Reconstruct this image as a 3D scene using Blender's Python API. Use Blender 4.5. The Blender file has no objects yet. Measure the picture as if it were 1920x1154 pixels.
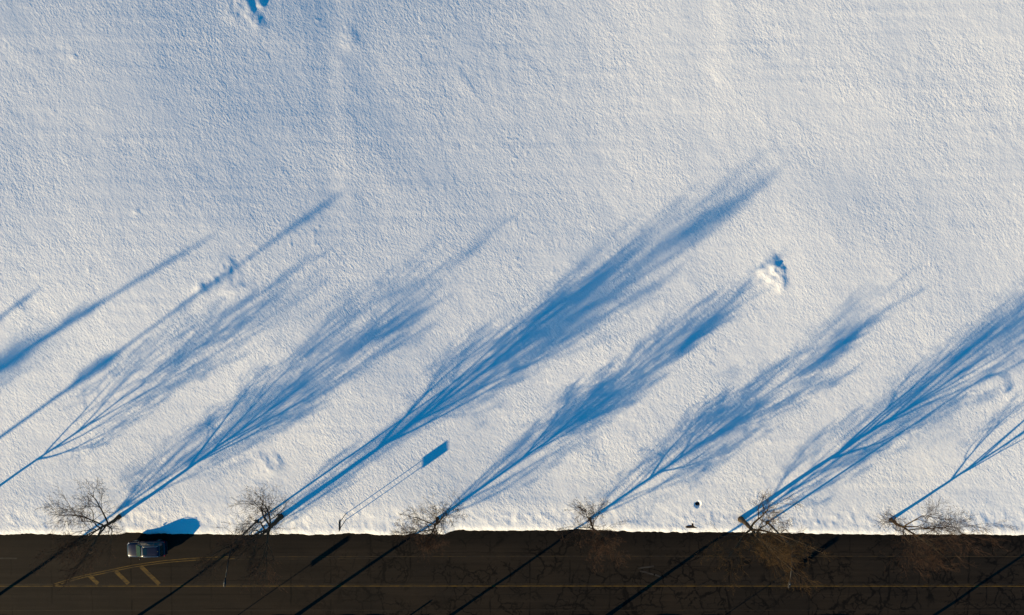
import bpy, math, random
import numpy as np
from mathutils import Vector, Matrix

S = bpy.context.scene
C = S.collection
R = math.radians

# ---------------------------------------------------------------- camera
FPX, PITCH, H = 1493.0, R(2.5), 96.3
cam_d = bpy.data.cameras.new("camera"); cam = bpy.data.objects.new("camera", cam_d); C.objects.link(cam)
cam_d.sensor_width = 36.0; cam_d.lens = 36.0 * FPX / 1920.0
cam_d.clip_start = 1.0; cam_d.clip_end = 6000.0
cam.location = (0, 0, H); cam.rotation_euler = (-PITCH, 0, 0)
S.camera = cam

def P(px, py, z=0.0):
    """photo pixel -> world point on the plane at height z"""
    dx, dy, dz = (px - 960.0) / FPX, (577.0 - py) / FPX, -1.0
    c, s = math.cos(-PITCH), math.sin(-PITCH)
    y2, z2 = dy * c - dz * s, dy * s + dz * c
    t = (z - H) / z2
    return Vector((dx * t, y2 * t, z))

# ---------------------------------------------------------------- light
EL, AZ = R(13.5), R(35.2)                      # shadows run to the upper right, 35 degrees above the x axis
sd = Vector((-math.cos(AZ) * math.cos(EL), -math.sin(AZ) * math.cos(EL), math.sin(EL)))   # towards the sun
sun_d = bpy.data.lights.new("sun", 'SUN'); sun = bpy.data.objects.new("sun", sun_d); C.objects.link(sun)
sun_d.energy = 5.0; sun_d.angle = R(0.53); sun_d.color = (1.0, 0.755, 0.42)
sun.rotation_euler = (-sd).to_track_quat('-Z', 'Y').to_euler()
W = bpy.data.worlds.new("World"); S.world = W; W.use_nodes = True
wn, wl = W.node_tree.nodes, W.node_tree.links
bg = wn["Background"]
sky = wn.new("ShaderNodeTexSky"); sky.sky_type = 'NISHITA'; sky.sun_disc = False
sky.sun_elevation = EL; sky.sun_rotation = math.atan2(sd.x, sd.y)
sky.altitude = 250; sky.air_density = 1.0; sky.dust_density = 0.3; sky.ozone_density = 3.0
mul = wn.new("ShaderNodeMix"); mul.data_type = 'RGBA'; mul.blend_type = 'MULTIPLY'; mul.inputs[0].default_value = 1.0
mul.inputs[7].default_value = (0.034, 0.72, 0.98, 1)
wl.new(sky.outputs[0], mul.inputs[6]); wl.new(mul.outputs[2], bg.inputs[0]); bg.inputs[1].default_value = 0.095
S.view_settings.view_transform = 'Standard'; S.view_settings.look = 'None'
S.view_settings.exposure = 0.79; S.view_settings.gamma = 1.0; S.view_settings.use_curve_mapping = False

# ---------------------------------------------------------------- helpers
def tag(o, label=None, cat=None, group=None, kind=None):
    if label: o["label"] = label
    if cat: o["category"] = cat
    if group: o["group"] = group
    if kind: o["kind"] = kind
    return o

def empty(name, loc, label, cat, group=None, rz=0.0):
    o = bpy.data.objects.new(name, None); C.objects.link(o)
    o.location = loc; o.rotation_euler = (0, 0, rz); o.empty_display_size = 0.5
    return tag(o, label, cat, group)

def mesh_np(name, V, F, mat, parent=None, smooth=False):
    """V (n,3), F (m,k) same-size faces"""
    V = np.asarray(V, dtype=np.float32); F = np.asarray(F, dtype=np.int32)
    m, k = F.shape
    me = bpy.data.meshes.new(name)
    me.vertices.add(len(V)); me.vertices.foreach_set("co", V.ravel())
    me.loops.add(m * k); me.loops.foreach_set("vertex_index", F.ravel())
    me.polygons.add(m); me.polygons.foreach_set("loop_start", np.arange(0, m * k, k, dtype=np.int32))
    me.update(calc_edges=True)
    if smooth: me.polygons.foreach_set("use_smooth", np.ones(m, dtype=bool))
    me.materials.append(mat)
    o = bpy.data.objects.new(name, me); C.objects.link(o)
    if parent: o.parent = parent
    return o

def mesh_py(name, V, F, mat, parent=None, smooth=False):
    me = bpy.data.meshes.new(name); me.from_pydata([tuple(v) for v in V], [], F); me.update()
    if smooth:
        for p in me.polygons: p.use_smooth = True
    me.materials.append(mat)
    o = bpy.data.objects.new(name, me); C.objects.link(o)
    if parent: o.parent = parent
    return o

class MB:
    def __init__(s): s.V = []; s.F = []
    def box(s, x0, x1, y0, y1, z0, z1, b=0.0):
        n = len(s.V)
        if b <= 0:
            s.V += [(x, y, z) for z in (z0, z1) for (x, y) in ((x0, y0), (x1, y0), (x1, y1), (x0, y1))]
            s.F += [[n+3, n+2, n+1, n], [n+4, n+5, n+6, n+7]] + [[n+i, n+(i+1) % 4, n+4+(i+1) % 4, n+4+i] for i in range(4)]
        else:
            rings = [(z0, b), (z0 + b, 0), (z1 - b, 0), (z1, b)]
            for z, q in rings:
                a0, a1, c0, c1 = x0 + q, x1 - q, y0 + q, y1 - q
                s.V += [(a0+b, c0, z), (a1-b, c0, z), (a1, c0+b, z), (a1, c1-b, z), (a1-b, c1, z), (a0+b, c1, z), (a0, c1-b, z), (a0, c0+b, z)]
            for r in range(3):
                for i in range(8):
                    s.F.append([n+r*8+i, n+r*8+(i+1) % 8, n+(r+1)*8+(i+1) % 8, n+(r+1)*8+i])
            s.F += [[n+7-i for i in range(8)], [n+24+i for i in range(8)]]
        return s
    def tube(s, pts, rad, n=10):
        pts = [Vector(p) for p in pts]
        if not isinstance(rad, (list, tuple)): rad = [rad] * len(pts)
        b0 = len(s.V); u = None
        for i, p in enumerate(pts):
            d = (pts[min(i+1, len(pts)-1)] - pts[max(i-1, 0)]).normalized()
            if u is None: u = d.orthogonal().normalized()
            u = (u - d * u.dot(d)).normalized(); v = d.cross(u)
            for k in range(n):
                a = 2 * math.pi * k / n
                s.V.append(tuple(p + (u * math.cos(a) + v * math.sin(a)) * rad[i]))
        for i in range(len(pts) - 1):
            for k in range(n):
                a, b = b0 + i*n + k, b0 + i*n + (k+1) % n
                s.F.append([a, b, b + n, a + n])
        s.F += [[b0 + n-1-k for k in range(n)], [b0 + (len(pts)-1)*n + k for k in range(n)]]
        return s
    def rings(s, rr, cap=True):
        b0 = len(s.V); n = len(rr[0])
        for r in rr: s.V += [tuple(p) for p in r]
        for i in range(len(rr) - 1):
            for k in range(n):
                a, b = b0 + i*n + k, b0 + i*n + (k+1) % n
                s.F.append([a, b, b + n, a + n])
        if cap: s.F += [[b0 + n-1-k for k in range(n)], [b0 + (len(rr)-1)*n + k for k in range(n)]]
        return s
    def quad(s, *p):
        n = len(s.V); s.V += [tuple(q) for q in p]; s.F.append(list(range(n, n + len(p)))); return s
    def build(s, name, mat, parent=None, smooth=False):
        o = mesh_py(name, s.V, s.F, mat, parent, smooth)
        return o

# ---------------------------------------------------------------- numpy noise
def vnoise(x, y, seed):
    xi = np.floor(x).astype(np.int64); yi = np.floor(y).astype(np.int64)
    fx = x - xi; fy = y - yi
    fx = fx*fx*fx*(fx*(fx*6-15)+10); fy = fy*fy*fy*(fy*(fy*6-15)+10)
    def h(a, b):
        n = (a * 374761393 + b * 668265263 + seed * 1442695041) & 0xFFFFFFFF
        n = ((n ^ (n >> 13)) * 1274126177) & 0xFFFFFFFF
        n = ((n ^ (n >> 16)) * 2246822519) & 0xFFFFFFFF
        return ((n ^ (n >> 15)) & 0xFFFFFF) / float(0xFFFFFF) * 2 - 1
    a = h(xi, yi); b = h(xi+1, yi); c = h(xi, yi+1); d = h(xi+1, yi+1)
    return (a*(1-fx)+b*fx)*(1-fy) + (c*(1-fx)+d*fx)*fy

def sstep(a, b, x):
    t = np.clip((x - a) / (b - a), 0, 1); return t*t*(3-2*t)

# ---------------------------------------------------------------- materials
def mat(name, col, rough=0.6, metal=0.0, spec=0.5):
    m = bpy.data.materials.new(name); m.use_nodes = True
    b = m.node_tree.nodes["Principled BSDF"]
    b.inputs["Base Color"].default_value = (*col, 1); b.inputs["Roughness"].default_value = rough
    b.inputs["Metallic"].default_value = metal; b.inputs["Specular IOR Level"].default_value = spec
    return m, m.node_tree.nodes, m.node_tree.links, b

def noise_node(n, l, vec, scale, detail=4, rough=0.6):
    t = n.new("ShaderNodeTexNoise"); t.inputs["Scale"].default_value = scale
    t.inputs["Detail"].default_value = detail; t.inputs["Roughness"].default_value = rough
    l.new(vec, t.inputs["Vector"]); return t

def ramp(n, l, src, p0, c0, p1, c1):
    r = n.new("ShaderNodeValToRGB"); e = r.color_ramp.elements
    e[0].position = p0; e[0].color = (*c0, 1); e[1].position = p1; e[1].color = (*c1, 1)
    l.new(src, r.inputs[0]); return r

def mottled(name, c0, c1, scale, rough=0.7, spec=0.3, bump=0.0, metal=0.0):
    m, n, l, b = mat(name, c0, rough, metal, spec)
    tc = n.new("ShaderNodeTexCoord"); t = noise_node(n, l, tc.outputs["Object"], scale)
    r = ramp(n, l, t.outputs[0], 0.35, c0, 0.65, c1); l.new(r.outputs[0], b.inputs["Base Color"])
    if bump:
        bp = n.new("ShaderNodeBump"); bp.inputs["Distance"].default_value = bump
        l.new(t.outputs[0], bp.inputs["Height"]); l.new(bp.outputs[0], b.inputs["Normal"])
    return m

def make_snow():
    m, n, l, b = mat("snow", (0.86, 0.87, 0.88), 0.75, 0, 0.15)
    tc = n.new("ShaderNodeTexCoord")
    m0 = n.new("ShaderNodeMapping"); m0.inputs["Rotation"].default_value = (0, 0, R(-38)); l.new(tc.outputs["Object"], m0.inputs[0])
    mp = n.new("ShaderNodeMapping"); mp.inputs["Scale"].default_value = (1.0, 0.68, 1.0); l.new(m0.outputs[0], mp.inputs[0])
    a = noise_node(n, l, mp.outputs[0], 3.9, 3, 0.55)
    v = n.new("ShaderNodeTexVoronoi"); v.inputs["Scale"].default_value = 2.4; v.feature = 'SMOOTH_F1'; l.new(mp.outputs[0], v.inputs["Vector"])
    g = noise_node(n, l, mp.outputs[0], 8.0, 2, 0.5)
    # patches where the crust is rougher
    k = noise_node(n, l, tc.outputs["Object"], 0.12, 3, 0.6)
    kr = n.new("ShaderNodeMapRange"); kr.inputs[1].default_value = 0.35; kr.inputs[2].default_value = 0.7
    kr.inputs[3].default_value = 0.55; kr.inputs[4].default_value = 1.25; l.new(k.outputs[0], kr.inputs[0])
    def math_(op, x, y):
        q = n.new("ShaderNodeMath"); q.operation = op
        for i, s_ in enumerate((x, y)):
            if isinstance(s_, (int, float)): q.inputs[i].default_value = s_
            else: l.new(s_, q.inputs[i])
        return q.outputs[0]
    s1 = math_('ADD', math_('MULTIPLY', a.outputs[0], 1.0), math_('MULTIPLY', v.outputs["Distance"], -0.35))
    s1 = math_('ADD', s1, math_('MULTIPLY', g.outputs[0], 0.42))
    s1 = math_('MULTIPLY', s1, kr.outputs[0])
    bp = n.new("ShaderNodeBump"); bp.inputs["Distance"].default_value = 0.052; bp.inputs["Strength"].default_value = 1.0
    l.new(s1, bp.inputs["Height"]); l.new(bp.outputs[0], b.inputs["Normal"])
    return m

def make_asphalt():
    m, n, l, b = mat("asphalt", (0.02, 0.017, 0.014), 0.85, 0, 0.12)
    tc = n.new("ShaderNodeTexCoord"); V = tc.outputs["Object"]
    def math_(op, x, y=None, z=None):
        q = n.new("ShaderNodeMath"); q.operation = op
        for i, s_ in enumerate((x, y, z)):
            if s_ is None: continue
            if isinstance(s_, (int, float)): q.inputs[i].default_value = s_
            else: l.new(s_, q.inputs[i])
        return q.outputs[0]
    def mixc(fac, c1, c2, mode='MIX'):
        q = n.new("ShaderNodeMix"); q.data_type = 'RGBA'; q.blend_type = mode
        if isinstance(fac, (int, float)): q.inputs[0].default_value = fac
        else: l.new(fac, q.inputs[0])
        for i, s_ in ((6, c1), (7, c2)):
            if isinstance(s_, tuple): q.inputs[i].default_value = (*s_, 1)
            else: l.new(s_, q.inputs[i])
        return q.outputs[2]
    # long wheel-track streaks along the road
    mp = n.new("ShaderNodeMapping"); mp.inputs["Scale"].default_value = (0.05, 1.5, 1); l.new(V, mp.inputs[0])
    st = noise_node(n, l, mp.outputs[0], 1.0, 4, 0.6)
    big = noise_node(n, l, V, 0.16, 4, 0.6)
    fine = noise_node(n, l, V, 9.0, 3, 0.7)
    base = ramp(n, l, st.outputs[0], 0.3, (0.0125, 0.0092, 0.0064), 0.7, (0.0235, 0.0175, 0.0125)).outputs[0]
    base = mixc(1.0, base, ramp(n, l, big.outputs[0], 0.3, (0.72, 0.74, 0.78), 0.7, (1.22, 1.16, 1.05)).outputs[0], 'MULTIPLY')
    base = mixc(1.0, base, ramp(n, l, fine.outputs[0], 0.3, (0.75, 0.75, 0.75), 0.7, (1.25, 1.25, 1.25)).outputs[0], 'MULTIPLY')
    sp = n.new("ShaderNodeSeparateXYZ"); l.new(V, sp.inputs[0])
    # wobble for cracks
    wob = noise_node(n, l, V, 0.9, 4, 0.65)
    wv = n.new("ShaderNodeVectorMath"); wv.operation = 'MULTIPLY_ADD'; l.new(wob.outputs[1], wv.inputs[0])
    wv.inputs[1].default_value = (1.5, 1.5, 0); l.new(V, wv.inputs[2])
    def crack(scale, width, sx=1.0, sy=1.0):
        mq = n.new("ShaderNodeMapping"); mq.inputs["Scale"].default_value = (sx, sy, 0); l.new(wv.outputs[0], mq.inputs[0])
        v = n.new("ShaderNodeTexVoronoi"); v.feature = 'DISTANCE_TO_EDGE'; v.inputs["Scale"].default_value = scale
        l.new(mq.outputs[0], v.inputs["Vector"])
        r_ = n.new("ShaderNodeMapRange"); r_.inputs[1].default_value = width * 0.4; r_.inputs[2].default_value = width
        r_.inputs[3].default_value = 1.0; r_.inputs[4].default_value = 0.0; l.new(v.outputs["Distance"], r_.inputs[0])
        return r_.outputs[0]
    c1 = crack(0.42, 0.040)
    c2 = crack(0.95, 0.060)
    gate = noise_node(n, l, V, 0.22, 3, 0.5)
    g1 = n.new("ShaderNodeMapRange"); g1.inputs[1].default_value = 0.40; g1.inputs[2].default_value = 0.50; l.new(gate.outputs[0], g1.inputs[0])
    gate2 = noise_node(n, l, V, 0.55, 3, 0.5)
    g2 = n.new("ShaderNodeMapRange"); g2.inputs[1].default_value = 0.48; g2.inputs[2].default_value = 0.54; l.new(gate2.outputs[0], g2.inputs[0])
    ex = n.new("ShaderNodeMapRange"); ex.inputs[1].default_value = -32; ex.inputs[2].default_value = -14; l.new(sp.outputs[0], ex.inputs[0])
    cr = math_('MAXIMUM', math_('MULTIPLY', c1, g1.outputs[0]), math_('MULTIPLY', c2, math_('MULTIPLY', g2.outputs[0], g1.outputs[0])))
    cr = math_('MULTIPLY', cr, math_('MAXIMUM', ex.outputs[0], 0.12))
    # transverse joints every 4.9 m and lengthwise joints
    ws = n.new("ShaderNodeSeparateXYZ")
    wb = noise_node(n, l, V, 0.7, 3, 0.6); wv2 = n.new("ShaderNodeVectorMath"); wv2.operation = 'MULTIPLY_ADD'
    l.new(wb.outputs[1], wv2.inputs[0]); wv2.inputs[1].default_value = (0.45, 0.3, 0); l.new(V, wv2.inputs[2]); l.new(wv2.outputs[0], ws.inputs[0])
    fr = math_('ABSOLUTE', math_('SUBTRACT', math_('FRACT', math_('MULTIPLY', ws.outputs[0], 1 / 4.9)), 0.5))
    j = n.new("ShaderNodeMapRange"); j.inputs[1].default_value = 0.012; j.inputs[2].default_value = 0.026; j.inputs[3].default_value = 0.9; j.inputs[4].default_value = 0; l.new(fr, j.inputs[0])
    gj = noise_node(n, l, V, 0.35, 3, 0.6)
    gjr = n.new("ShaderNodeMapRange"); gjr.inputs[1].default_value = 0.42; gjr.inputs[2].default_value = 0.60; l.new(gj.outputs[0], gjr.inputs[0])
    jj = math_('MULTIPLY', j.outputs[0], gjr.outputs[0])
    fy = math_('ABSOLUTE', math_('SUBTRACT', math_('FRACT', math_('MULTIPLY', ws.outputs[1], 1 / 1.75)), 0.5))
    jy = n.new("ShaderNodeMapRange"); jy.inputs[1].default_value = 0.012; jy.inputs[2].default_value = 0.03; jy.inputs[3].default_value = 0.8; jy.inputs[4].default_value = 0; l.new(fy, jy.inputs[0])
    gk = noise_node(n, l, mp.outputs[0], 2.3, 2, 0.5)
    gkr = n.new("ShaderNodeMapRange"); gkr.inputs[1].default_value = 0.5; gkr.inputs[2].default_value = 0.62; l.new(gk.outputs[0], gkr.inputs[0])
    cr = math_('MAXIMUM', cr, math_('MAXIMUM', jj, math_('MULTIPLY', jy.outputs[0], gkr.outputs[0])))
    # sealed / wet gutter by the snow bank
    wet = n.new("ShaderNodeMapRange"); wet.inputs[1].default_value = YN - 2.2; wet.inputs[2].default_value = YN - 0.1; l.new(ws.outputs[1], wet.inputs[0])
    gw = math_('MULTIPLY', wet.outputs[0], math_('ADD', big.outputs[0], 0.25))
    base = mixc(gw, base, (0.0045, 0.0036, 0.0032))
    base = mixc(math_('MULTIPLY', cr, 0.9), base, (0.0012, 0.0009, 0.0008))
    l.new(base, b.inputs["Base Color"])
    bp = n.new("ShaderNodeBump"); bp.inputs["Distance"].default_value = 0.012
    l.new(fine.outputs[0], bp.inputs["Height"]); l.new(bp.outputs[0], b.inputs["Normal"])
    return m

def make_paint(name, col, wear):
    m, n, l, b = mat(name, col, 0.8, 0, 0.2)
    tc = n.new("ShaderNodeTexCoord")
    mp = n.new("ShaderNodeMapping"); mp.inputs["Scale"].default_value = (0.5, 2.0, 1); l.new(tc.outputs["Object"], mp.inputs[0])
    t = noise_node(n, l, mp.outputs[0], 1.6, 6, 0.75)
    r = ramp(n, l, t.outputs[0], wear - 0.12, (0.018, 0.0145, 0.011), wear + 0.16, col)
    l.new(r.outputs[0], b.inputs["Base Color"])
    return m

# ---------------------------------------------------------------- the snow's outline along the road
EDGE = [(-900,1002),(-300,1002),(0,1003),(60,1001),(100,1002),(150,1003),(200,1003),(228,1002),(240,998.5),(252,998),(275,1001),(330,1001),(400,1002),
        (450,1003),(500,1003),(545,1001),(560,1000),(575,1003),(640,1001.5),(655,1000),(680,1001),(692,1001),(700,1003),(760,1003),(774,999),
        (790,1002),(832,1002),(850,995.5),(870,993),(900,996),(912,994.5),(960,995),(1000,994),(1030,995),(1060,994),(1080,992),(1110,994),(1160,995.5),
        (1200,997.5),(1260,998),(1340,998.5),(1400,998.5),(1480,999.5),(1560,1001),(1700,1002.5),(1800,1002),(1920,1003),(2200,1003),(2900,1003)]
_ex = np.array([P(a, b).x for a, b in EDGE]); _ey = np.array([P(a, b).y for a, b in EDGE])
YN = float(_ey.mean())
def edge_y(x):
    e = np.interp(x, _ex, _ey)
    return e + vnoise(x * 1.1, x * 0 + 3.3, 5) * 0.07 + vnoise(x * 3.7, x * 0 + 1.3, 6) * 0.05

def world(px, py): p = P(px, py); return p.x, p.y
# snow heaps: px, py, rx(m), ry(m), height, angle
def heap(x, y, px, py, ru, rv, h, ang=-55, steep=0.60):
    cx, cy = world(px, py); a = R(ang)
    dx, dy = x - cx, y - cy
    u = dx * math.cos(a) + dy * math.sin(a); v = -dx * math.sin(a) + dy * math.cos(a)   # u along the ridge, v across, + = away from the sun
    w = np.where(v > 0, v / (rv * steep), v / rv)
    return 0.78 * h * np.exp(-(u / ru) ** 2 * 1.2) * np.where(v > 0, np.clip(1 - w ** 2, 0, 1), np.exp(-w ** 2 * 1.5))

def snow_h(x, y, d):
    """height of the snow; d = distance behind the snow's edge"""
    dc = np.clip(d, 0, 82)
    q = 0.00062 - 0.00026 * sstep(8, 45, x) + 0.00036 * np.exp(-((x + 8) / 28.0) ** 2) - 0.00006 * sstep(-30, -60, x)
    z = 0.38 + 0.040 * dc - (q + 0.00012) * dc ** 2 + 0.022 * (np.sqrt((x - 14) ** 2 + 144) - 12) * sstep(8, 40, d)
    z = z + 0.22 * vnoise(x / 21 + 3, y / 17, 11) + 0.085 * vnoise(x / 9.1, y / 7.7 + 9, 12)
    a = R(35); u = x * math.cos(a) + y * math.sin(a); v = -x * math.sin(a) + y * math.cos(a)
    fade = sstep(0.3, 4.0, d)
    z = 0.30 + (z - 0.30) * fade
    z = z + 0.014 * vnoise(u / 2.9, v / 4.2, 13) + 0.009 * vnoise(u / 1.3, v / 1.8, 14) + 0.009 * vnoise(x / 11, y / 0.75, 27)
    rough = 0.55 + 0.9 * np.exp(-((d - 1.5) / 2.6) ** 2) + 0.5 * vnoise(x / 8.0, y / 8.0, 20) ** 2
    z = z + rough * (0.011 * vnoise(u / 0.62, v / 0.95, 15))
    z = z + 0.10 * np.clip(vnoise(x / 0.55, y / 0.55, 17) * (0.8 + 0.35 * vnoise(x / 5, y / 5, 18)) - 0.74, 0, 1)   # scattered clods
    lum = np.exp(-((d - 1.6) / 1.5) ** 2)
    z = z + lum * (0.014 * vnoise(u / 0.8, v / 1.2, 19) + 0.016 * vnoise(u / 0.45, v / 0.7, 24) + 0.05 * np.clip(vnoise(x / 0.6, y / 0.5, 21), 0, 1))
    # ploughed bank: clean lit lip next to the road
    lip = 0.75 + 0.35 * vnoise(x / 6.0, x * 0, 22)
    z = z + 0.15 * lip * sstep(0.0, 0.7, d) * (1 - sstep(0.8, 7, d))
    # faint swales running up the field
    for px0, dep, wd in ((612, 0.045, 1.5), (1310, 0.05, 2.0)):
        cx = world(px0, 200)[0] + 0.02 * y
        m = sstep(-2, 8, y) * (0.55 + 0.6 * vnoise(y / 5.0, x * 0 + px0, 25)); cx = cx + 0.6 * vnoise(y / 7.0, x * 0 + px0, 26)
        z = z - m * dep * np.exp(-((x - cx) / wd) ** 2) + m * dep * 0.9 * np.exp(-((x - cx - 2.3) / wd) ** 2)
    rg = 0.9 + 0.20 * vnoise(x / 0.42, y / 0.42, 30) + 0.45 * vnoise(x / 1.0, y / 1.0, 31)
    hp = 0
    for a_ in ((432, 508, 1.5, 2.6, 0.24), (402, 530, 1.0, 2.0, 0.16), (452, 540, 1.0, 3.0, 0.14), (383, 540, 0.7, 1.3, 0.13),
               (1446, 506, 1.5, 2.0, 0.42), (1416, 508, 0.9, 1.4, 0.18), (1462, 532, 0.9, 1.2, 0.18),
               (455, 8, 1.5, 2.2, 0.22), (488, 8, 0.6, 0.8, 0.14), (470, 22, 0.7, 1.1, 0.14), (484, 42, 1.0, 1.4, 0.15), (440, 30, 1.2, 1.2, 0.08),
               (513, 869, 1.2, 2.4, 0.28), (492, 856, 0.7, 1.3, 0.09), (1104, 862, 2.2, 3.0, 0.09),
               (153, 114, 0.35, 0.5, 0.11), (270, 398, 0.35, 0.5, 0.09), (52, 582, 0.9, 1.5, 0.12), (863, 114, 0.35, 0.5, 0.08),
               (1115, 20, 0.35, 0.5, 0.08), (870, 150, 2.2, 0.9, 0.07), (660, 70, 1.4, 1.5, 0.12)):
        hp = hp + heap(x, y, *a_)
    z = z + hp * rg
    # wells melted round the two drains
    for px0, py0, r0, dp in ((1306.5, 943.5, 0.30, 0.34),):
        cx, cy = world(px0, py0)
        q = np.hypot(x - cx, y - cy)
        z = z - dp * (1 - sstep(r0 * 0.8, r0 * 1.35, q))
    return z

def axis(lo, hi, step, far, n):
    mid = np.arange(lo, hi, step)
    g = np.geomspace(step, far, n)
    return np.concatenate([(lo - g[::-1]), mid, (hi + g)])

def build_snow_field(m):
    xs = axis(-68, 68, 0.155, 1800, 40)
    dmain = np.concatenate([[0.0, 0.01, 0.03, 0.06, 0.10, 0.15, 0.22, 0.30], np.arange(0.42, 67, 0.155), 67 + np.geomspace(0.3, 2500, 36)])
    X, D = np.meshgrid(xs, dmain)
    Y = edge_y(X) + D
    # far behind the edge the rows straighten out
    t = sstep(1.5, 8, D); Y = Y * (1 - t) + (YN + D) * t
    Z = snow_h(X, Y, D)
    rise = np.interp(D, [0, 0.01, 0.03, 0.06, 0.10, 0.15, 0.22, 0.42, 0.9], [-0.02 / 0.3, 0.18, 0.36, 0.5, 0.6, 0.68, 0.76, 0.9, 1.0])
    Z = Z * rise
    V = np.stack([X, Y, Z], -1).reshape(-1, 3)
    ny, nx = X.shape
    i = np.arange(ny - 1)[:, None] * nx + np.arange(nx - 1)[None, :]
    F = np.stack([i, i + 1, i + 1 + nx, i + nx], -1).reshape(-1, 4)
    return mesh_np("snow_field", V, F, m, None, True)

def build_snow_verge(m):
    ys0 = P(960, 1164).y
    xs = axis(-90, 90, 0.5, 1800, 30)
    D = np.concatenate([[0, 0.03, 0.1, 0.25, 0.5, 0.8, 1.2], np.arange(1.6, 14, 0.5), 14 + np.geomspace(0.5, 2500, 26)])
    X, DD = np.meshgrid(xs, D)
    Y = ys0 - DD + vnoise(X * 0.7, X * 0, 40) * 0.12 * np.exp(-DD)
    Z = (0.40 + 0.1 * vnoise(X / 3, Y / 3, 41) + 0.03 * vnoise(X, Y, 42)) * np.interp(DD, [0, 0.03, 0.1, 0.25, 0.5], [-0.05, 0.45, 0.75, 0.92, 1])
    V = np.stack([X, Y, Z], -1).reshape(-1, 3); ny, nx = X.shape
    i = np.arange(ny - 1)[:, None] * nx + np.arange(nx - 1)[None, :]
    F = np.stack([i + nx, i + 1 + nx, i + 1, i], -1).reshape(-1, 4)
    return mesh_np("snow_verge", V, F, m, None, True)

def zsnow(px, py):
    x, y = world(px, py)
    X = np.array([x]); Y = np.array([y]); D = Y - edge_y(X)
    return Vector((x, y, float(snow_h(X, Y, D)[0])))

SNOW = make_snow(); ASPH = make_asphalt()
tag(build_snow_field(SNOW), kind="structure")
tag(build_snow_verge(SNOW), kind="structure")
SOIL = mottled("frozen_soil", (0.03, 0.022, 0.015), (0.06, 0.045, 0.03), 0.8)
tag(mesh_py("ground", [(-3000, -3000, -2.0), (3000, -3000, -2.0), (3000, 3000, -2.0), (-3000, 3000, -2.0)], [[0, 1, 2, 3]], SOIL), kind="structure")
road_y0, road_y1 = P(960, 1172).y, P(960, 985).y
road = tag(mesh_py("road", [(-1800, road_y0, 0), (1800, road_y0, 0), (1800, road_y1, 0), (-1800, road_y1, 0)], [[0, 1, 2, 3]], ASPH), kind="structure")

# ---------------------------------------------------------------- road markings (parts of the road)
YEL = make_paint("yellow_paint", (0.075, 0.044, 0.010), 0.58)
YELB = make_paint("bright_yellow_paint", (0.145, 0.082, 0.011), 0.46)
WHT = make_paint("white_paint", (0.06, 0.055, 0.05), 0.58)
def strip(name, pts, w, m, z=0.005):
    """ribbon through photo pixels, width in metres"""
    q = [P(a, b) for a, b in pts]; V = []; F = []
    for i, p in enumerate(q):
        d = (q[min(i+1, len(q)-1)] - q[max(i-1, 0)]).normalized(); nrm = Vector((-d.y, d.x, 0)) * (w / 2)
        V += [(p.x + nrm.x, p.y + nrm.y, z), (p.x - nrm.x, p.y - nrm.y, z)]
    for i in range(len(q) - 1): F.append([2*i+1, 2*i+3, 2*i+2, 2*i])
    return mesh_py(name, V, F, m, road)
strip("centre_line", [(-400, 1096), (960, 1095.5), (2300, 1096)], 0.09, YEL)
strip("centre_line", [(-400, 1099.6), (960, 1099.2), (2300, 1099.6)], 0.11, YELB)
strip("lane_line", [(430, 1044.6), (960, 1043.2), (1500, 1043.2), (2300, 1044.5)], 0.10, YEL)
strip("lane_line", [(395, 1049.5), (700, 1047.5)], 0.07, YEL)
def curve(off):
    c = [(100, 1097.5), (130, 1088), (160, 1080), (190, 1074), (220, 1067.5), (250, 1061.5), (280, 1057), (310, 1053), (345, 1050), (385, 1047.2), (440, 1045.5)]
    return [(a, b + off) for a, b in c]
strip("taper_line", curve(-1.6), 0.10, YELB)
strip("taper_line", curve(2.2), 0.10, YELB)
for a, b in (((168, 1080), (184, 1095)), ((217, 1071), (241, 1095)), ((264, 1062), (299, 1096))):
    strip("hatch_stripe", [a, b], 0.50, YELB, 0.009)
strip("lane_dash", [(-30, 1046.5), (32, 1047.5)], 0.16, WHT)
strip("edge_line", [(-400, 1145), (960, 1144.4), (2300, 1145)], 0.07, make_paint("worn_yellow_paint", (0.06, 0.036, 0.010), 0.62))
for a, b in (((1197, 1066), (1226, 1062)), ((1200, 1071), (1228, 1078)), ((1226, 1077), (1240, 1083))):
    strip("worn_arrow", [a, b], 0.22, WHT, 0.009)

# ---------------------------------------------------------------- trees
BARK = mottled("bark", (0.030, 0.022, 0.015), (0.075, 0.055, 0.036), 6.0, 0.9, 0.1, 0.02)
TWIG = mottled("twig_bark", (0.032, 0.018, 0.012), (0.054, 0.032, 0.021), 2.0, 0.9, 0.1)
GOLDT = mottled("golden_twig_bark", (0.038, 0.022, 0.010), (0.072, 0.043, 0.017), 2.0, 0.9, 0.1)

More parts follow.
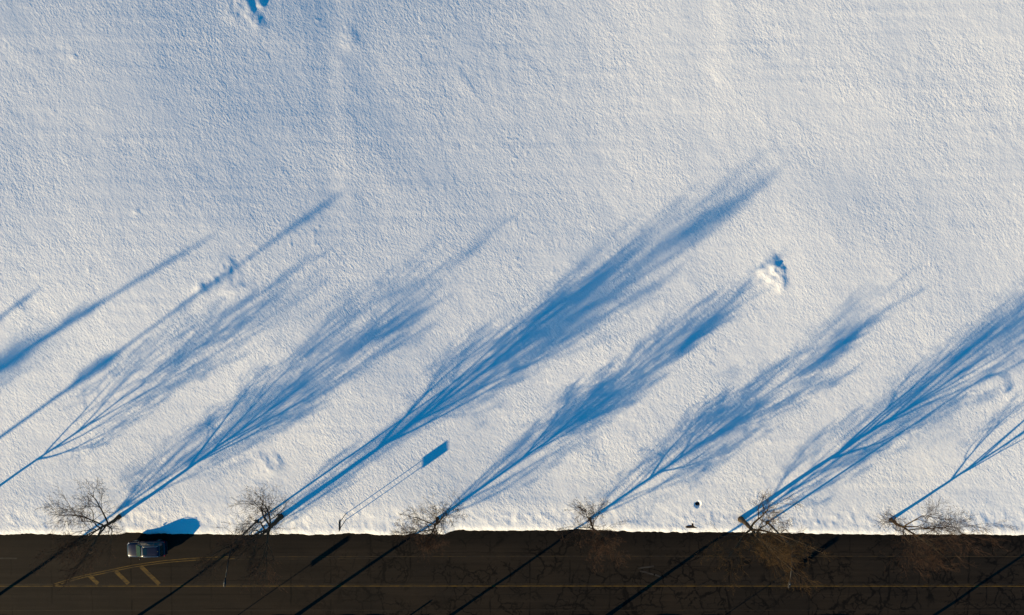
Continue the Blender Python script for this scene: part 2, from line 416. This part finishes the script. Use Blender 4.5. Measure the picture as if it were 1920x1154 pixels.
def seg_mesh(name, segs, n, m, parent):
    if not segs: return None
    A = np.array([(*s[0], *s[1], s[2], s[3]) for s in segs], dtype=np.float64)
    p0, p1, r0, r1 = A[:, 0:3], A[:, 3:6], A[:, 6:7], A[:, 7:8]
    d = p1 - p0; d /= np.maximum(np.linalg.norm(d, axis=1, keepdims=True), 1e-9)
    ref = np.where(np.abs(d[:, 2:3]) < 0.9, [[0, 0, 1.0]], [[1.0, 0, 0]])
    u = np.cross(d, ref); u /= np.linalg.norm(u, axis=1, keepdims=True); v = np.cross(d, u)
    an = np.arange(n) * 2 * math.pi / n; c, s = np.cos(an), np.sin(an)
    off = u[:, None, :] * c[None, :, None] + v[:, None, :] * s[None, :, None]
    a = p0[:, None, :] + off * r0[:, :, None]; b = p1[:, None, :] + off * r1[:, :, None]
    V = np.concatenate([a, b], 1).reshape(-1, 3)
    k = np.arange(n); k2 = (k + 1) % n
    f = np.stack([k, k2, k2 + n, k + n], -1)
    F = (np.arange(len(segs))[:, None, None] * 2 * n + f[None]).reshape(-1, 4)
    return mesh_np(name, V, F, m, parent, n > 4)

def rot_about(d, ax, ang): return (Matrix.Rotation(ang, 3, ax) @ d)

def grow(rnd, out, p, d, L, r, lvl, cfg):
    """one branch and its offspring; out[lvl] collects segments"""
    ns = 7 if lvl == 1 else 5 if lvl == 2 else 4 if lvl == 3 else 3
    step = L / ns; pts = [p.copy()]; rr = [r]; d = d.normalized()
    wig = (0.0, 0.10, 0.17, 0.20, 0.24)[min(lvl, 4)]
    up = cfg.get("up", 0.10)
    dirs = []
    for i in range(ns):
        d = (d + Vector((rnd.gauss(0, wig), rnd.gauss(0, wig), rnd.gauss(0, wig) + up))).normalized()
        dirs.append(d.copy())
        p = p + d * step; pts.append(p.copy())
        rr.append(max(r * (1 - 0.80 * (i + 1) / ns), 0.006))
    for i in range(ns): out[lvl].append((pts[i], pts[i+1], rr[i], rr[i+1]))
    if lvl >= cfg["levels"]: return
    nk = cfg["kids"][lvl]
    for k in range(nk):
        t = 0.22 + 0.78 * (k + rnd.random()) / nk
        f = t * ns; i = min(int(f), ns - 1); q = pts[i].lerp(pts[i+1], f - i)
        ax = dirs[i].orthogonal().normalized(); ax = rot_about(ax, dirs[i], rnd.uniform(0, 6.283))
        nd = rot_about(dirs[i], ax, R(rnd.uniform(22, 48) + (6 if lvl > 2 else 0)))
        rk = rr[i] * rnd.uniform(0.42, 0.62)
        grow(rnd, out, q, nd, L * rnd.uniform(0.40, 0.62) * (1.15 - 0.5 * t), max(rk, 0.008), lvl + 1, cfg)

def tree(name, px, py, height, fork, radius, tr, seed, label, group, kids=(0, 7, 8, 6), limbs=10, lean=(0, 0),
         a0=68, a1=13, snow=True, up=0.07, levels=4, z0=None, bias=(0, 0), wiggle=0.012, twig_r=0.009, crown_top=0.66, tm=None, ex=1.4):
    rnd = random.Random(seed)
    loc = zsnow(px, py) if snow else Vector((*world(px, py), z0 if z0 is not None else 0.4))
    loc.z -= 0.08
    root = empty(name, loc, label, "tree", group)
    # trunk / leader
    n = 14; pts = []; rad = []; x = y = 0.0
    for i in range(n + 1):
        t = i / n; z = t * height * 0.86
        if i: x += lean[0] * height / n + rnd.gauss(0, wiggle) * height / n * 6 * (0.4 + t); y += lean[1] * height / n + rnd.gauss(0, wiggle) * height / n * 6 * (0.4 + t)
        pts.append(Vector((x, y, z)))
        k = min(z / max(fork, 0.1), 1.0)
        rad.append(tr * (1.0 - 0.28 * k) if z < fork else max(tr * 0.72 * (1 - (z - fork) / (height * 0.9 - fork)) ** 1.1, 0.02))
    rad[0] = tr * 1.35
    mb = MB(); mb.tube(pts, rad, 10); mb.build("trunk", BARK, root, True)
    def at(z):
        f = z / (height * 0.86) * n; i = min(int(f), n - 1); return pts[i].lerp(pts[i+1], f - i), rad[i]
    twigs = []
    cfg = dict(levels=levels, kids=kids, up=up)
    ang = rnd.uniform(0, 6.28)
    for k in range(limbs):
        t = (k + 0.3 * rnd.random()) / limbs
        z = fork + (height * crown_top - fork) * t ** ex
        q, rq = at(z)
        ang += 2.399 + rnd.uniform(-0.4, 0.4)
        a = R(a0 + (a1 - a0) * t ** 0.55 + rnd.uniform(-6, 6))
        hz = Vector((math.cos(ang) + bias[0], math.sin(ang) + bias[1], 0)).normalized()
        d = hz * math.sin(a) + Vector((0, 0, math.cos(a)))
        wf = 1.0 + 0.35 * hz.dot(Vector((bias[0], bias[1], 0)))
        L = min(radius / max(math.sin(a), 0.3) * (1.0 - 0.15 * t), (height - z) / max(math.cos(a), 0.35) * 0.9) * wf * rnd.uniform(0.85, 1.1)
        out = {i: [] for i in range(1, 6)}
        grow(rnd, out, q, d, max(L, 0.8), max(min(rq * 0.62, tr * 0.5), 0.03), 1, cfg)
        seg_mesh("limb", out[1] + out[2], 6, BARK, root)
        twigs += out[3] + out[4] + out[5]
    if twig_r: twigs = [(a_, b_, max(c_, twig_r), max(d_, twig_r * 0.8)) for a_, b_, c_, d_ in twigs]
    cr = seg_mesh("crown", twigs, 3, tm or TWIG, root)
    if cr: cr["kind"] = "stuff"
    return root

G = "bare trees planted along the north verge"
tree("bare_tree", 227, 967, 11.2, 2.7, 5.2, 0.23, 101, "wide bare tree beside the dark parked car, its twigs spreading left over the verge", G, kids=(0, 8, 8, 6), bias=(-0.12, 0.1), lean=(0.006, -0.022))
tree("bare_tree", 529, 966, 12.4, 3.8, 5.7, 0.30, 202, "thick-trunked bare tree crowded against the left street lamp's pole", G, kids=(0, 8, 8, 6), bias=(-0.1, 0.12))
tree("bare_tree", 821, 970, 10.2, 2.6, 3.4, 0.19, 303, "small bare tree just right of the two-post sign on the snowy verge", G, kids=(0, 8, 8, 6), bias=(0, 0.5), a0=68, ex=1.1, limbs=13, crown_top=0.82)
tree("bare_tree", 1105, 971, 10.1, 2.4, 3.3, 0.16, 404, "small slender bare tree midway along the kerb, left of the snow hole", G, kids=(0, 8, 8, 6), bias=(0, 0.5), a0=68, ex=1.1, limbs=13, crown_top=0.82)
tree("bare_tree", 1387, 972, 13.2, 3.6, 5.0, 0.30, 505, "tall bare tree with golden twigs over the road, beside the right street lamp", G, kids=(0, 7, 8, 6), limbs=11, bias=(0, 0.6), tm=GOLDT)
tree("bare_tree", 1667, 973, 12.0, 2.4, 4.6, 0.20, 606, "bare tree with sunlit trunk leaning right, alone at the right end of the verge", G, kids=(0, 8, 8, 6), bias=(-0.15, 0.8), lean=(0.010, 0.0))
tree("bare_tree", -62, 957, 11.8, 2.8, 4.2, 0.17, 707, "bare tree left of the picture whose branching shadow ends below the large snow heap", G)
GS = "tall bare trees along the far side of the road"
tree("bare_tree", -84, 1174, 13.0, 6.0, 4.2, 0.20, 811, "roadside tree whose trunk shadow crosses the road left of the parked car", GS, snow=False)
tree("bare_tree", 232, 1174, 22.6, 3.4, 2.4, 0.15, 822, "tallest roadside tree, its long dense shadow pointing at the small right-hand snow heap", GS, snow=False, limbs=24, a0=32, a1=7, kids=(0, 5, 7, 5), up=0.16, twig_r=0.012, crown_top=0.84)
tree("bare_tree", 528, 1174, 13.0, 6.0, 3.6, 0.21, 833, "roadside tree whose thick trunk shadow reaches the small tree right of the sign", GS, snow=False)
tree("bare_tree", 817, 1174, 12.5, 6.0, 3.6, 0.17, 844, "roadside tree whose trunk shadow reaches the slender tree in mid verge", GS, snow=False)
tree("bare_tree", 1112, 1174, 14.5, 6.0, 3.8, 0.22, 855, "roadside tree whose trunk shadow reaches the tall golden-twigged tree", GS, snow=False)
tree("bare_tree", 1700, 1190, 11.0, 6.0, 3.4, 0.18, 877, "roadside tree beyond the lower right corner of the view", GS, snow=False, kids=(0, 6, 6, 4))
# spindly poplars far to the left: trunk with tufts
def spindly(px, py, height, tufts, seed, label, bend=0.0, zb=13.0):
    rnd = random.Random(seed)
    loc = Vector((*world(px, py), 0.3)); root = empty("spindly_tree", loc, label, "tree", "spindly trees beyond the left edge")
    n = 20; pts = [Vector((0.12 * math.sin(i * 0.5 + seed), 0.12 * math.cos(i * 0.43 + seed), height * i / n)) for i in range(n + 1)]
    for p_ in pts:
        k_ = bend * (max(p_.z - zb, 0) / (height - zb)) ** 1.4; p_.x += 0.58 * k_; p_.y -= 0.81 * k_
    MB().tube(pts, [0.26 * (1 - 0.62 * i / n) for i in range(n + 1)], 8).build("trunk", BARK, root, True)
    tw = []
    for z0, z1, rad, cnt in tufts:
        for k in range(cnt):
            z = rnd.uniform(z0, z1); t = (z - z0) / (z1 - z0)
            w = rad * (0.25 + math.sin(math.pi * min(max(t, 0.0), 1.0)))
            a = rnd.uniform(0, 6.28); b = R(rnd.uniform(20, 50))
            d = Vector((math.cos(a) * math.sin(b), math.sin(a) * math.sin(b), math.cos(b)))
            i = min(int(z / height * n), n - 1)
            out = {q: [] for q in range(1, 6)}
            grow(rnd, out, pts[i].lerp(pts[i+1], z / height * n - i), d, max(w * 1.3, 0.4), 0.03, 2, dict(levels=4, kids=(0, 0, 5, 4), up=0.14))
            tw += out[2] + out[3] + out[4]
    c = seg_mesh("crown", tw, 3, TWIG, root); c["kind"] = "stuff"
spindly(-492, 1174, 20.9, ((12.2, 14.6, 0.9, 60), (17.2, 18.9, 0.7, 26), (19.4, 22.2, 0.6, 30)), 3, "spindly tree whose knotted thin shadow runs through the large snow heap")
spindly(-662, 1174, 21.6, ((9.6, 14.2, 2.4, 90), (15.2, 17.8, 0.9, 50), (18.0, 21.6, 0.5, 34)), 7, "spindly tree whose shadow has a wide tuft at the picture's left edge", 1.8, 15.0)
spindly(-790, 1174, 18.8, ((15.0, 18.8, 0.5, 24),), 9, "spindly tree with the shortest shadow, topmost at the left edge")

# ---------------------------------------------------------------- street lamps
STEEL = mottled("dark_galvanised_steel", (0.008, 0.0075, 0.007), (0.016, 0.015, 0.014), 3.0, 0.6, 0.3, 0, 0.0)
PALE = mottled("pale_aluminium", (0.22, 0.22, 0.21), (0.32, 0.31, 0.29), 4.0, 0.45, 0.5, 0, 0.4)
LENS, _, _, _ = mat("lamp_glass", (0.35, 0.34, 0.30), 0.15, 0, 0.6)
def street_lamp(px, py, label):
    loc = zsnow(px, py); loc.z -= 0.1
    r = empty("street_lamp", loc, label, "street lamp", "street lamps along the north verge", R(-8))
    MB().box(-0.22, 0.22, -0.22, 0.22, 0.0, 0.16, 0.02).build("base_plate", STEEL, r)
    h = 8.7
    MB().tube([(0, 0, 0.1), (0, 0, 3), (0, 0, 6), (0, 0, h)], [0.125, 0.11, 0.09, 0.07], 12).build("pole", STEEL, r, True)
    MB().tube([(0, 0, h - 0.35), (0.0, -0.35, h + 0.1), (0.0, -1.1, h + 0.45), (0.02, -2.2, h + 0.72), (0.02, -3.5, h + 0.85)], [0.08, 0.075, 0.07, 0.065, 0.06], 10).build("arm", STEEL, r, True)
    hd = MB(); rr = []
    for y, w, t, b in ((-3.35, 0.05, 0.05, 0.04), (-3.5, 0.09, 0.08, 0.06), (-3.75, 0.15, 0.10, 0.08), (-4.05, 0.17, 0.10, 0.08), (-4.3, 0.13, 0.07, 0.06), (-4.4, 0.05, 0.03, 0.03)):
        zc = h + 0.87
        rr.append([(w * math.cos(a), y, zc + (t if math.sin(a) > 0 else b) * math.sin(a)) for a in [2 * math.pi * k / 14 for k in range(14)]])
    hd.rings(rr); o = hd.build("lamp_head", STEEL, r, True)
    gl = MB(); gl.rings([[(0.12 * math.cos(a), -4.05 + 0.22 * math.sin(a), z) for a in [2 * math.pi * k / 14 for k in range(14)]] for z in (h + 0.74, h + 0.81)])
    g = gl.build("lens", LENS, o, True)
    ph = MB().tube([(0, -3.9, h + 0.96), (0, -3.9, h + 1.04)], 0.045, 8).build("photocell", PALE, o, True)
    return r
street_lamp(484, 975, "dark street lamp beside the thick-trunked tree, arm reaching over the yellow hatching's side")
street_lamp(1437, 978, "dark street lamp just right of the tall golden-twigged tree, arm over the road")

# ---------------------------------------------------------------- signs
SIGNF = mottled("painted_sign_sheet", (0.10, 0.13, 0.12), (0.14, 0.16, 0.15), 2.0, 0.5, 0.5)
b_ = zsnow(650, 967)
sg = empty("two_post_sign", (b_.x, b_.y, b_.z - 0.1), "tall two-post road sign seen edge-on in the snow between two trees", "sign")
for s_ in (-1, 1): MB().tube([(0, s_ * 0.38, 0), (0, s_ * 0.38, 3.82)], 0.045, 8).build("post", STEEL, sg, True)
MB().box(-0.055, -0.034, -0.66, 0.66, 2.95, 3.82, 0).build("sign_panel", SIGNF, sg)
for zz in (3.1, 3.65): MB().box(-0.033, 0.036, -0.55, 0.55, zz, zz + 0.05, 0).build("cross_rail", STEEL, sg)
def banner(px, py, label):
    x, y = world(px, py)
    r = empty("banner_sign", (x, y, 0.3), label, "sign", "narrow banner signs on the far verge")
    MB().tube([(0, 0, 0), (0, 0, 4.3)], 0.05, 8).build("post", STEEL, r, True)
    MB().box(0.055, 0.08, -0.36, 0.36, 2.85, 4.25, 0).build("banner_panel", SIGNF, r)
banner(420, 1172, "narrow banner sign whose panel shadow meets the snow below the two-post sign")
banner(1333, 1172, "narrow banner sign whose thin shadow crosses the road in the lower right")
x, y = world(746, 1170)
bo = empty("marker_post", (x, y, 0.25), "short marker post beyond the road's bottom edge casting a stub shadow", "post")
MB().tube([(0, 0, 0), (0, 0, 0.92), (0, 0, 1.0)], [0.1, 0.1, 0.06], 12).build("post_body", STEEL, bo, True)
MB().tube([(0, 0, 0.7), (0, 0, 0.78)], 0.106, 12).build("reflective_band", PALE, bo, True)

# ---------------------------------------------------------------- drain and stone in the snow
IRON = mottled("rusty_iron", (0.012, 0.009, 0.007), (0.035, 0.022, 0.015), 5.0, 0.8, 0.3)
px_, py_ = 1306.5, 943.5
x, y = world(px_, py_)
zc = float(zsnow(px_, py_).z)
dr = empty("drain_cover", (x, y, zc - 0.05), "small round black drain cover at the bottom of a melted hole in the snow", "drain cover")
MB().rings([[(r_ * math.cos(a), r_ * math.sin(a), z) for a in [2 * math.pi * k / 20 for k in range(20)]] for r_, z in ((0.31, 0.0), (0.31, 0.10), (0.26, 0.13), (0.26, 0.10), (0.0001, 0.10))]).build("rim", IRON, dr)
gm = MB()
for k in range(-3, 4): gm.box(k * 0.07 - 0.015, k * 0.07 + 0.015, -0.22, 0.22, 0.103, 0.125)
gm.build("grate", IRON, dr)
WOOD = mottled("weathered_brown_wood", (0.020, 0.012, 0.008), (0.05, 0.030, 0.02), 4.0, 0.85, 0.2, 0.01)
b_ = zsnow(1295, 985.5)
be = empty("low_bench", (b_.x, b_.y, b_.z - 0.13), "low dark brown plank on a short stub, half buried in snow near the kerb", "bench")
MB().rings([[(-0.78, -0.08, z), (-0.55, -0.19, z), (0.62, -0.19, z), (0.84, -0.06, z), (0.5, 0.10, z), (0.22, 0.16, z), (-0.2, 0.12, z), (-0.6, 0.06, z)] for z in (0.06, 0.16)]).build("plank", WOOD, be)
MB().box(0.02, 0.26, 0.14, 0.42, 0.0, 0.17, 0.02).build("stub", WOOD, be)
MB().tube([(0.12, 0.6, 0), (0.12, 0.6, 0.12)], 0.07, 10).build("peg", IRON, be)
MB().rings([[(0.14 + r_ * math.cos(a), 0.62 + 0.9 * r_ * math.sin(a), z) for a in [2 * math.pi * k / 12 for k in range(12)]] for r_, z in ((0.12, 0.10), (0.14, 0.14), (0.10, 0.19), (0.02, 0.21))]).build("snow_cap", SNOW, be, True)

# ---------------------------------------------------------------- the car (front towards -x)
PAINT, _n, _l, _b = mat("dark_blue_car_paint", (0.004, 0.0045, 0.020), 0.30, 0.1, 0.35)
_b.inputs["Coat Weight"].default_value = 0.4; _b.inputs["Coat Roughness"].default_value = 0.06
GLASS, _n, _l, _b = mat("tinted_car_glass", (0.010, 0.022, 0.022), 0.06, 0, 0.8)
WGLASS, _n, _l, _b = mat("windscreen_glass", (0.012, 0.045, 0.040), 0.08, 0, 0.7)
RUBBER, _, _, _ = mat("tyre_rubber", (0.012, 0.012, 0.012), 0.85)
TRIM, _, _, _ = mat("black_plastic_trim", (0.012, 0.012, 0.013), 0.5)
CHROME, _, _, _ = mat("bright_metal", (0.55, 0.55, 0.55), 0.25, 0.9)
RED, _, _, _ = mat("red_lamp_plastic", (0.25, 0.01, 0.01), 0.2)
CLEAR, _, _, _ = mat("headlamp_plastic", (0.55, 0.56, 0.58), 0.12)
p = P(274.5, 1030, 0.8)
car = empty("parked_car", (p.x, p.y, 0.0), "dark blue sport utility vehicle stopped in the road beside the snow bank", "car", None, R(1.5))
def body_ring(x, hw, zt, zb, n=24):
    r_ = []
    zc_, hz = (zt + zb) / 2, (zt - zb) / 2
    for k in range(n):
        a = 2 * math.pi * k / n; c, s = math.cos(a), math.sin(a)
        e = 0.32
        yy = hw * math.copysign(abs(c) ** e, c); zz = hz * math.copysign(abs(s) ** 0.42, s)
        if s > 0: yy *= 1 - 0.07 * abs(s) ** 3
        r_.append((x, yy, zc_ + zz))
    return r_[::-1]
st = [(-2.36, .60, .72, .42), (-2.33, .72, .80, .34), (-2.24, .82, .90, .30), (-2.0, .90, 0.98, .26), (-1.6, .93, 1.04, .24), (-1.1, .94, 1.09, .24), (-.8, .945, 1.11, .24), (0, .95, 1.12, .24),
      (1.0, .95, 1.12, .24), (1.8, .94, 1.12, .25), (2.1, .91, 1.10, .27), (2.25, .86, 1.05, .30), (2.33, .78, .96, .34), (2.36, .66, .86, .42)]
body = MB().rings([body_ring(*s_) for s_ in st]).build("body", PAINT, car, True)
def rr_ring(x0, x1, hw, z, rad=0.22, n=6):
    pts = []
    for cx_, cy_, a0_ in ((x1 - rad, hw - rad, 0), (x0 + rad, hw - rad, 90), (x0 + rad, -hw + rad, 180), (x1 - rad, -hw + rad, 270)):
        for k in range(n):
            a = R(a0_ + 90 * k / (n - 1)); pts.append((cx_ + rad * math.cos(a), cy_ + rad * math.sin(a), z))
    return pts
cab = MB().rings([rr_ring(-1.02, 2.22, 0.86, 1.06), rr_ring(-0.86, 2.18, 0.83, 1.18), rr_ring(-0.45, 2.06, 0.76, 1.45), rr_ring(-0.22, 1.98, 0.70, 1.60), rr_ring(-0.10, 1.90, 0.65, 1.66), rr_ring(0.05, 1.75, 0.52, 1.695, 0.18), rr_ring(0.3, 1.5, 0.30, 1.71, 0.12)])
cab.build("cabin", PAINT, car, True)
MB().quad((-0.985, -0.70, 1.125), (-0.985, 0.70, 1.125), (-0.30, 0.60, 1.575), (-0.30, -0.60, 1.575)).build("windscreen", WGLASS, car)
bpy.data.objects["windscreen"].location = (-0.035, 0, 0.025)
rw = MB().quad((2.20, 0.62, 1.16), (2.20, -0.62, 1.16), (2.03, -0.55, 1.54), (2.03, 0.55, 1.54)).build("rear_window", GLASS, car); rw.location = (0.02, 0, 0.01)
for s_ in (-1, 1):
    for x0, x1, t0, t1 in ((-0.62, 0.30, -0.16, 0.28), (0.38, 1.15, 0.36, 1.12), (1.23, 1.95, 1.20, 1.78)):
        q = [(x0, s_ * 0.862, 1.14), (x1, s_ * 0.862, 1.14), (t1, s_ * 0.735, 1.56), (t0, s_ * 0.735, 1.56)]
        if s_ > 0: q = q[::-1]
        MB().quad(*q).build("side_window", GLASS, car)
    MB().tube([(-0.02, s_ * 0.60, 1.68), (0.1, s_ * 0.61, 1.735), (1.65, s_ * 0.61, 1.735), (1.82, s_ * 0.60, 1.66)], 0.018, 6).build("roof_rail", CHROME, car, True)
    mi = MB().box(-0.72, -0.55, min(s_ * 0.98, s_ * 1.12), max(s_ * 0.98, s_ * 1.12), 1.08, 1.24, 0.03).build("mirror", PAINT, car, True)
    MB().box(-0.66, -0.60, min(s_ * 0.86, s_ * 0.985), max(s_ * 0.86, s_ * 0.985), 1.12, 1.16).build("bracket", TRIM, mi)
    MB().rings([[(-2.30 + a_, s_ * (0.52 + b_2), 0.70), (-2.12 + a_, s_ * (0.86 + b_2), 0.72), (-2.02 + a_, s_ * (0.87 + b_2), 0.93), (-2.24 + a_, s_ * (0.55 + b_2), 0.88)] for a_, b_2 in ((-0.03, 0.02), (0.06, -0.02))]).build("headlight", CLEAR, car)
    MB().box(2.20, 2.34, min(s_ * 0.66, s_ * 0.88), max(s_ * 0.66, s_ * 0.88), 0.78, 1.0, 0.03).build("tail_light", RED, car)
    for xw in (-1.42, 1.42):
        w = MB().tube([(xw, s_ * 0.74, 0.35), (xw, s_ * 0.77, 0.35), (xw, s_ * 0.93, 0.35), (xw, s_ * 0.965, 0.35)], [0.32, 0.355, 0.355, 0.32], 22).build("wheel", RUBBER, car, True)
        MB().tube([(xw, s_ * 0.955, 0.35), (xw, s_ * 0.972, 0.35)], [0.225, 0.20], 14).build("rim", CHROME, w, True)
MB().box(0.02, 0.50, -0.40, 0.40, 1.705, 1.716).build("sunroof", GLASS, car)
MB().box(-1.10, -0.93, -0.68, 0.68, 1.088, 1.118).build("cowl_panel", TRIM, car)
MB().box(-2.385, -2.35, -0.42, 0.42, 0.50, 0.70, 0.01).build("grille", TRIM, car)
MB().box(2.34, 2.42, -0.80, 0.80, 0.38, 0.56, 0.03).build("rear_bumper", TRIM, car)
MB().rings([[(1.72 + w_, 0.035 * (1 - w_), 1.69), (1.86, 0.0, z_), (1.72 + w_, -0.035 * (1 - w_), 1.69)] for w_, z_ in ((0, 1.76), (0.08, 1.70))]).build("aerial_fin", TRIM, car)
for yy in (-0.35, 0.25):
    MB().tube([(-1.0, yy, 1.135), (-0.93, yy + 0.5, 1.19)], 0.012, 5).build("wiper", TRIM, car)
car.scale = (1.0, 1.0, 1.06)
